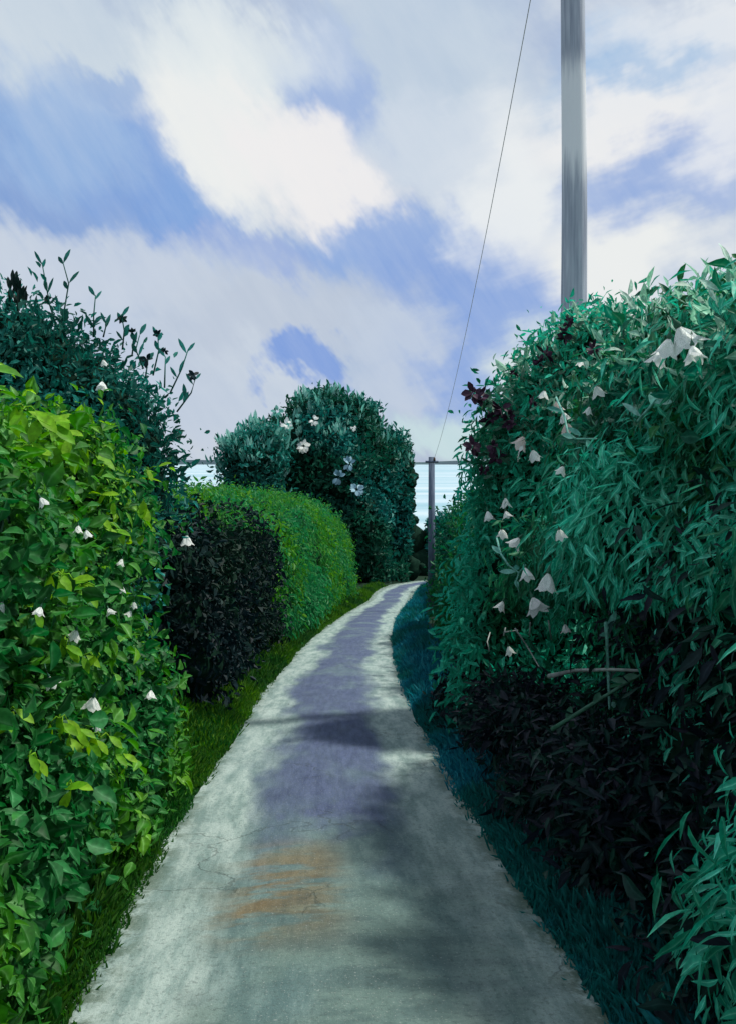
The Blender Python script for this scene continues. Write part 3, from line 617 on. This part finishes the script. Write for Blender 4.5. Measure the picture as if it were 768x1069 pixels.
pm = PM(); pm.tube([(x2 - .24, D2 - .12, top2 - .18), (x2 + .24, D2 - .12, top2 - .18)], .04, 4); pm.build('crossarm', M['blue_pole'], p2)
pm = PM(); pm.tube([(x2 + .1, D2 - .12, top2 - .15), (x2 + .1, D2 - .12, top2 - .02)], [.04, .03], 8); pm.build('insulator', M['ceramic'], p2)
pm = PM(); a = Vector((x1 - .40, D1 - .17, top1 - .07)); b = Vector((x2 + .1, D2 - .12, top2 - .03)); pts = []
for i in range(41):
    t_ = i / 40; q = a.lerp(b, t_); q.z -= 4 * .6 * t_ * (1 - t_); pts.append(q)
pm.tube(pts, .006, 6); wo = pm.build('overhead_wire', M['wire']); tag(wo, 'thin sagging wire strung between the near pole and the far pole', 'wire')

# ------------------------------------------------------------------ flowers and sprigs on the hedges
AP = np.concatenate(PTS); AU = U0 + F * AP[:, 0] / AP[:, 1]; AV = V0 - F * (AP[:, 2] - CAM_Z) / AP[:, 1]
fr = (AP[:, 1] > 1.5) & (AU > -40) & (AU < 810) & (AV > 200) & (AV < 1100); AP, AU, AV = AP[fr], AU[fr], AV[fr]
def spot(u, v, out_=.05, D=None):
    """a place just outside the leaves of the hedge seen at a photograph pixel; D forces the depth (sprigs standing clear)"""
    d = Vector(((u - U0) / F, 1, (V0 - v) / F)); o = Vector((0, 0, CAM_Z))
    if D: return o + d * D
    k = (abs(AU - u) < 9) & (abs(AV - v) < 9)
    return o + d * ((float(np.sort(AP[k, 1])[min(1, k.sum() - 1)]) - out_) if k.sum() > 3 else 8.9)
CORES = []
def rootv(parent): return Vector(parent.location)
flower_cache = {}
def flower(parent, pos, size, kind='petal', rs=random):
    """a drooping five-petalled bell with a green calyx"""
    key = (kind, rs.randrange(4))
    if key not in flower_cache:
        pm = PM(); r = random.Random(key[1] * 7 + 1)
        for k in range(5):
            a = 2 * math.pi * k / 5 + r.uniform(-.2, .2); rad = Vector((math.cos(a), math.sin(a), 0))
            pm.leaf(rad * .04, Vector((rad.x * .42, rad.y * .42, -1)), rad, 1.0, .62, fold=-.35, bend=-.22)
        me = pm.build('flower', M[kind]); cal = PM()
        cal.tube([(.55, .1, .75), (.38, .06, .82), (.16, .02, .62), (.03, 0, .25), (0, 0, .02), (0, 0, -.12)], [.02, .025, .025, .03, .12, .05], 7); co = cal.build('calyx', M['stalk'])
        flower_cache[key] = (me.data, co.data); bpy.data.objects.remove(me); bpy.data.objects.remove(co)
    fm, cm = flower_cache[key]
    f = bpy.data.objects.new('flower', fm); link(f, parent); f.location = pos - rootv(parent)
    f.scale = (size * rs.uniform(.8, 1.1),) * 2 + (size,); f.rotation_euler = (rs.uniform(-.5, .5), rs.uniform(-.5, .5), rs.uniform(0, 6))
    c_ = bpy.data.objects.new('calyx', cm); link(c_, f)
    return f
for (u, v, s) in [(42, 519, 12), (80, 657, 14), (51, 706, 14), (98, 727, 16), (43, 633, 11), (90, 553, 10), (128, 583, 9), (3, 628, 12), (137, 637, 9), (140, 628, 8), (113, 635, 9), (158, 720, 11), (102, 755, 9), (128, 611, 9), (82, 548, 10)]:
    q = spot(u, v, .13); flower(hL1, q, s / F * q.y * 1.05)
for (u, v, s) in [(107, 398, 11), (108, 375, 8)]:
    q = spot(u, v, .13); flower(hL2, q, s / F * q.y * 1.05)
q = spot(195, 558); flower(hL3, q, 12 / F * q.y * 1.2)
for (u, v, s, k) in [(621, 402, 16, 'petal'), (615, 424, 11, 'petal'), (568, 407, 12, 'petal'), (580, 418, 14, 'pinkpetal'), (587, 430, 14, 'petal'), (591, 441, 13, 'pinkpetal'), (547, 455, 18, 'pinkpetal'), (555, 469, 15, 'petal'),
                     (588, 486, 13, 'petal'), (527, 519, 14, 'petal'), (508, 533, 13, 'petal'), (523, 552, 12, 'petal'), (542, 561, 16, 'petal'), (583, 552, 14, 'petal'), (547, 592, 17, 'petal'), (572, 597, 26, 'petal'), (555, 623, 22, 'petal'),
                     (525, 627, 14, 'petal'), (589, 651, 12, 'petal'), (530, 674, 12, 'petal'), (527, 533, 10, 'petal'), (606, 374, 10, 'petal')]:
    q = spot(u, v, .15); flower(hR2 if q.y > 7.6 else hR1, q, s / F * q.y * 1.0, k)
for (u, v, s) in [(690, 366, 16), (707, 340, 26), (722, 360, 18), (698, 352, 20)]:
    q = spot(u, v, .15); flower(hR1 if q.y < 7.8 else hR2, q, s / F * q.y * 1.3)

bloom_me = {}
def bloom(parent, pos, size, rs):
    k = rs.randrange(3)
    if k not in bloom_me:
        pm = PM(); r = random.Random(k + 50)
        for i in range(16):
            d = Vector((r.gauss(0, 1), r.gauss(0, 1), r.gauss(.25, .8))).normalized(); pm.leaf(d * .08, d, Vector((r.random(), r.random(), 1)), r.uniform(.4, .62), r.uniform(.28, .4), fold=.3, bend=.25)
        o = pm.build('bloom', M['purple']); bloom_me[k] = o.data; bpy.data.objects.remove(o)
    o = bpy.data.objects.new('bloom', bloom_me[k]); link(o, parent); o.location = pos - rootv(parent); o.scale = (size * 1.15, size, size * .85); o.rotation_euler = (rs.uniform(0, 6), rs.uniform(0, 6), 0)
rs = random.Random(4)
for (u, v, s) in [(494, 411, 17), (502, 414, 13), (523, 426, 15), (530, 434, 12), (510, 437, 14), (493, 466, 15), (515, 466, 11), (518, 478, 13), (505, 491, 10), (568, 370, 17), (562, 376, 11), (588, 350, 13), (592, 336, 10), (531, 443, 10), (535, 390, 9), (620, 364, 12), (556, 420, 10)]:
    D = min(8.7, spot(u, v, .1).y); q = spot(u, v, 0, D); bloom(hR2, q, s / F * D * 1.15, rs)
    pm = PM(); e_ = spot(min(u + 55, 640), v + 55, 0, 9.1) ; m_ = q.lerp(e_, .45) + Vector((-.02, 0, .12)); pm.tube([e_, m_, q], [.008, .006, .004], 5); 
    for k in range(3):
        c_ = m_.lerp(q, .25 * k + .1); pm.leaf(c_, Vector((rs.uniform(-1, 1), rs.uniform(-.4, .4), rs.uniform(-.3, 1))), (0, -1, .4), .12, .04)
    pm.build('flower_stalk', M['stalk'], hR2)
# stems trailing through the white flowers
def poly_stem(parent, pts, D, rad, mat, leaves=0, name='stem', out_=.1):
    P_ = [spot(u, v, out_, D) for (u, v) in pts]; pm = PM()
    ys_ = min(p.y for p in P_)
    P_ = [Vector(((p.x / p.y) * (ys_ + .35 * (p.y - ys_)), ys_ + .35 * (p.y - ys_), CAM_Z + (p.z - CAM_Z) / p.y * (ys_ + .35 * (p.y - ys_)))) for p in P_]
    pm.tube(P_, [rad * (1 - .5 * i / len(P_)) for i in range(len(P_))], 6)
    for k in range(leaves):
        i = rs.randrange(1, len(P_)); q = P_[i - 1].lerp(P_[i], rs.random()); pm.leaf(q, (rs.uniform(-1, 1), rs.uniform(-.5, .5), rs.uniform(-.6, 1)), (0, -1, .3), rs.uniform(.07, .13), .035)
    return pm.build(name, mat, parent)
poly_stem(hR2, [(518, 562), (522, 578), (530, 590), (541, 598), (548, 590)], None, .008, M['pale_teal'], 3)
poly_stem(hR2, [(541, 598), (538, 608), (542, 620)], None, .007, M['pale_teal'], 1)
poly_stem(hR2, [(580, 415), (589, 436), (592, 452), (600, 458), (622, 458)], None, .008, M['pale_teal'], 4)
poly_stem(hR2, [(548, 462), (541, 472), (540, 482)], None, .008, M['petal'], 2)
for pts in ([(510, 680), (508, 670), (511, 660)], [(525, 664), (527, 655)], [(537, 656), (548, 672), (562, 696)], [(553, 650), (552, 664)], [(572, 648), (575, 668)], [(526, 660), (540, 658)]):
    poly_stem(hR2 if pts[0][1] < 700 else hR1, pts, None, .007, M['twig'], 0, 'twig')
poly_stem(hR1, [(572, 706), (600, 700), (636, 699), (668, 700)], None, .014, M['twig'], 0, 'bare_branch', .1)
poly_stem(hR1, [(575, 762), (610, 740), (650, 715), (668, 705)], None, .012, M['stalk'], 5, 'bare_branch', .1)
poly_stem(hR1, [(632, 650), (634, 700), (636, 740)], None, .012, M['pale_teal'], 3, 'stem', .1)
poly_stem(hR1, [(665, 440), (678, 425), (684, 416), (690, 420)], None, .008, M['pale_teal'], 3)
# sprigs standing out of the tall shrub
def sprig(pts, D, heads):
    P_ = [spot(u, v, 0, D) for (u, v) in pts]; pm = PM(); pm.tube(P_, [.009 - .004 * i / (len(P_) - 1) for i in range(len(P_))], 5)
    for i in range(1, len(P_)):
        for s_ in (-1, 1):
            q = P_[i - 1].lerp(P_[i], rs.uniform(.4, 1)); pm.leaf(q, (s_ * rs.uniform(.2, .8), rs.uniform(-.3, .3), 1), (0, -1, 0), rs.uniform(.09, .17), rs.uniform(.025, .045))
    o = pm.build('sprig', M['left_teal'], hL2)
    for (u, v, s) in heads:
        q = spot(u, v, 0, D); h = PM()
        for k in range(9):
            d = Vector((rs.gauss(0, 1), rs.gauss(0, 1), rs.gauss(.3, 1))).normalized(); h.leaf(q, d, (0, -1, .3), s / F * D * .6, s / F * D * .32)
        h.build('bud', M['dark'], o)
for pts, hd in (([(62, 350), (52, 318), (48, 295), (44, 274)], [(50, 313, 9)]), ([(62, 352), (68, 320), (72, 296), (66, 274)], []), ([(98, 352), (98, 330), (100, 308)], []), ([(108, 352), (112, 336)], []),
                ([(128, 365), (130, 345), (127, 328)], [(128, 333, 10)]), ([(138, 372), (140, 355)], [(139, 347, 9)]), ([(152, 395), (155, 375)], [(154, 376, 15)]), ([(160, 392), (166, 366), (165, 350)], [(165, 349, 10)]),
                ([(172, 405), (173, 372)], [(172, 367, 8)]), ([(185, 430), (200, 410), (204, 396)], [(203, 392, 13)]), ([(178, 410), (190, 385), (197, 364)], []), ([(75, 350), (74, 340)], []), ([(30, 345), (36, 325)], []), ([(150, 385), (142, 365), (146, 350)], [])):
    sprig(pts, 8.4, hd)
pm = PM()
for k in range(26):
    q = spot(rs.uniform(10, 27), rs.uniform(296, 322), 0, 8.35); pm.leaf(q, (rs.uniform(-.15, .15), rs.uniform(-.3, .3), 1), (rs.uniform(-1, 1), -1, 0), .14, .04)
pm.tube([spot(19, 345, 0, 8.35), spot(19, 300, 0, 8.35)], .012, 5); pm.build('seed_head', M['dark'], hL2)
# yellow accent leaves on the near left hedge
for (u, v, n_, s) in [(40, 440, 6, 34), (62, 455, 6, 30), (25, 425, 5, 34), (85, 470, 4, 28), (30, 465, 5, 26), (118, 515, 3, 20), (150, 525, 3, 20), (155, 490, 2, 16), (65, 600, 5, 26), (85, 612, 5, 20), (24, 635, 3, 22), (68, 668, 4, 22), (98, 685, 3, 20), (62, 750, 4, 22), (72, 765, 5, 24), (88, 768, 5, 20), (30, 790, 3, 22), (105, 770, 4, 20), (130, 795, 3, 18), (8, 745, 3, 26), (110, 545, 4, 20), (70, 820, 3, 24)]:
    pm = PM(); c0 = spot(u, v, .06)
    for k in range(n_):
        q = spot(u + rs.uniform(-14, 14), v + rs.uniform(-8, 8), 0, c0.y + rs.uniform(-.05, .05)); pm.tube([c0, (c0 + q) / 2 + Vector((0, .02, .01)), q], .003, 4); ln_ = s / F * q.y; pm.leaf(q, (rs.uniform(-.4, 1), rs.uniform(-.4, .1), rs.uniform(-.9, .2)), (rs.uniform(-.4, .6), -.6, 1), ln_, ln_ * .42)
    pm.build('leaf_spray', M['yellow'], hL1)
# blossom on the trees
def blossom(parent, u, v, s, mat, D):
    q = spot(u, v, .5); 
    if abs(q.y - D) > 8: q = spot(u, v, 0, D - 4)
    pm = PM(); sz = s / F * q.y
    for k in range(14):
        d = Vector((rs.gauss(0, .6), rs.gauss(0, .6), rs.gauss(-.2, 1))).normalized(); pm.leaf(q + d * sz * .12, d, (0, -1, .5), sz * .5, sz * .3)
    pm.build('blossom', mat, parent)
for (u, v, s, m__) in [(300, 443, 13, 'petal'), (302, 447, 10, 'pale_teal'), (317, 466, 13, 'petal'), (328, 439, 10, 'petal'), (312, 437, 9, 'pale_teal'), (290, 430, 12, 'pale_teal'), (369, 447, 6, 'petal'), (365, 484, 14, 'bluepetal'), (353, 498, 14, 'bluepetal'), (372, 511, 14, 'bluepetal')]:
    blossom(tB, u, v, s, M[m__], 60)
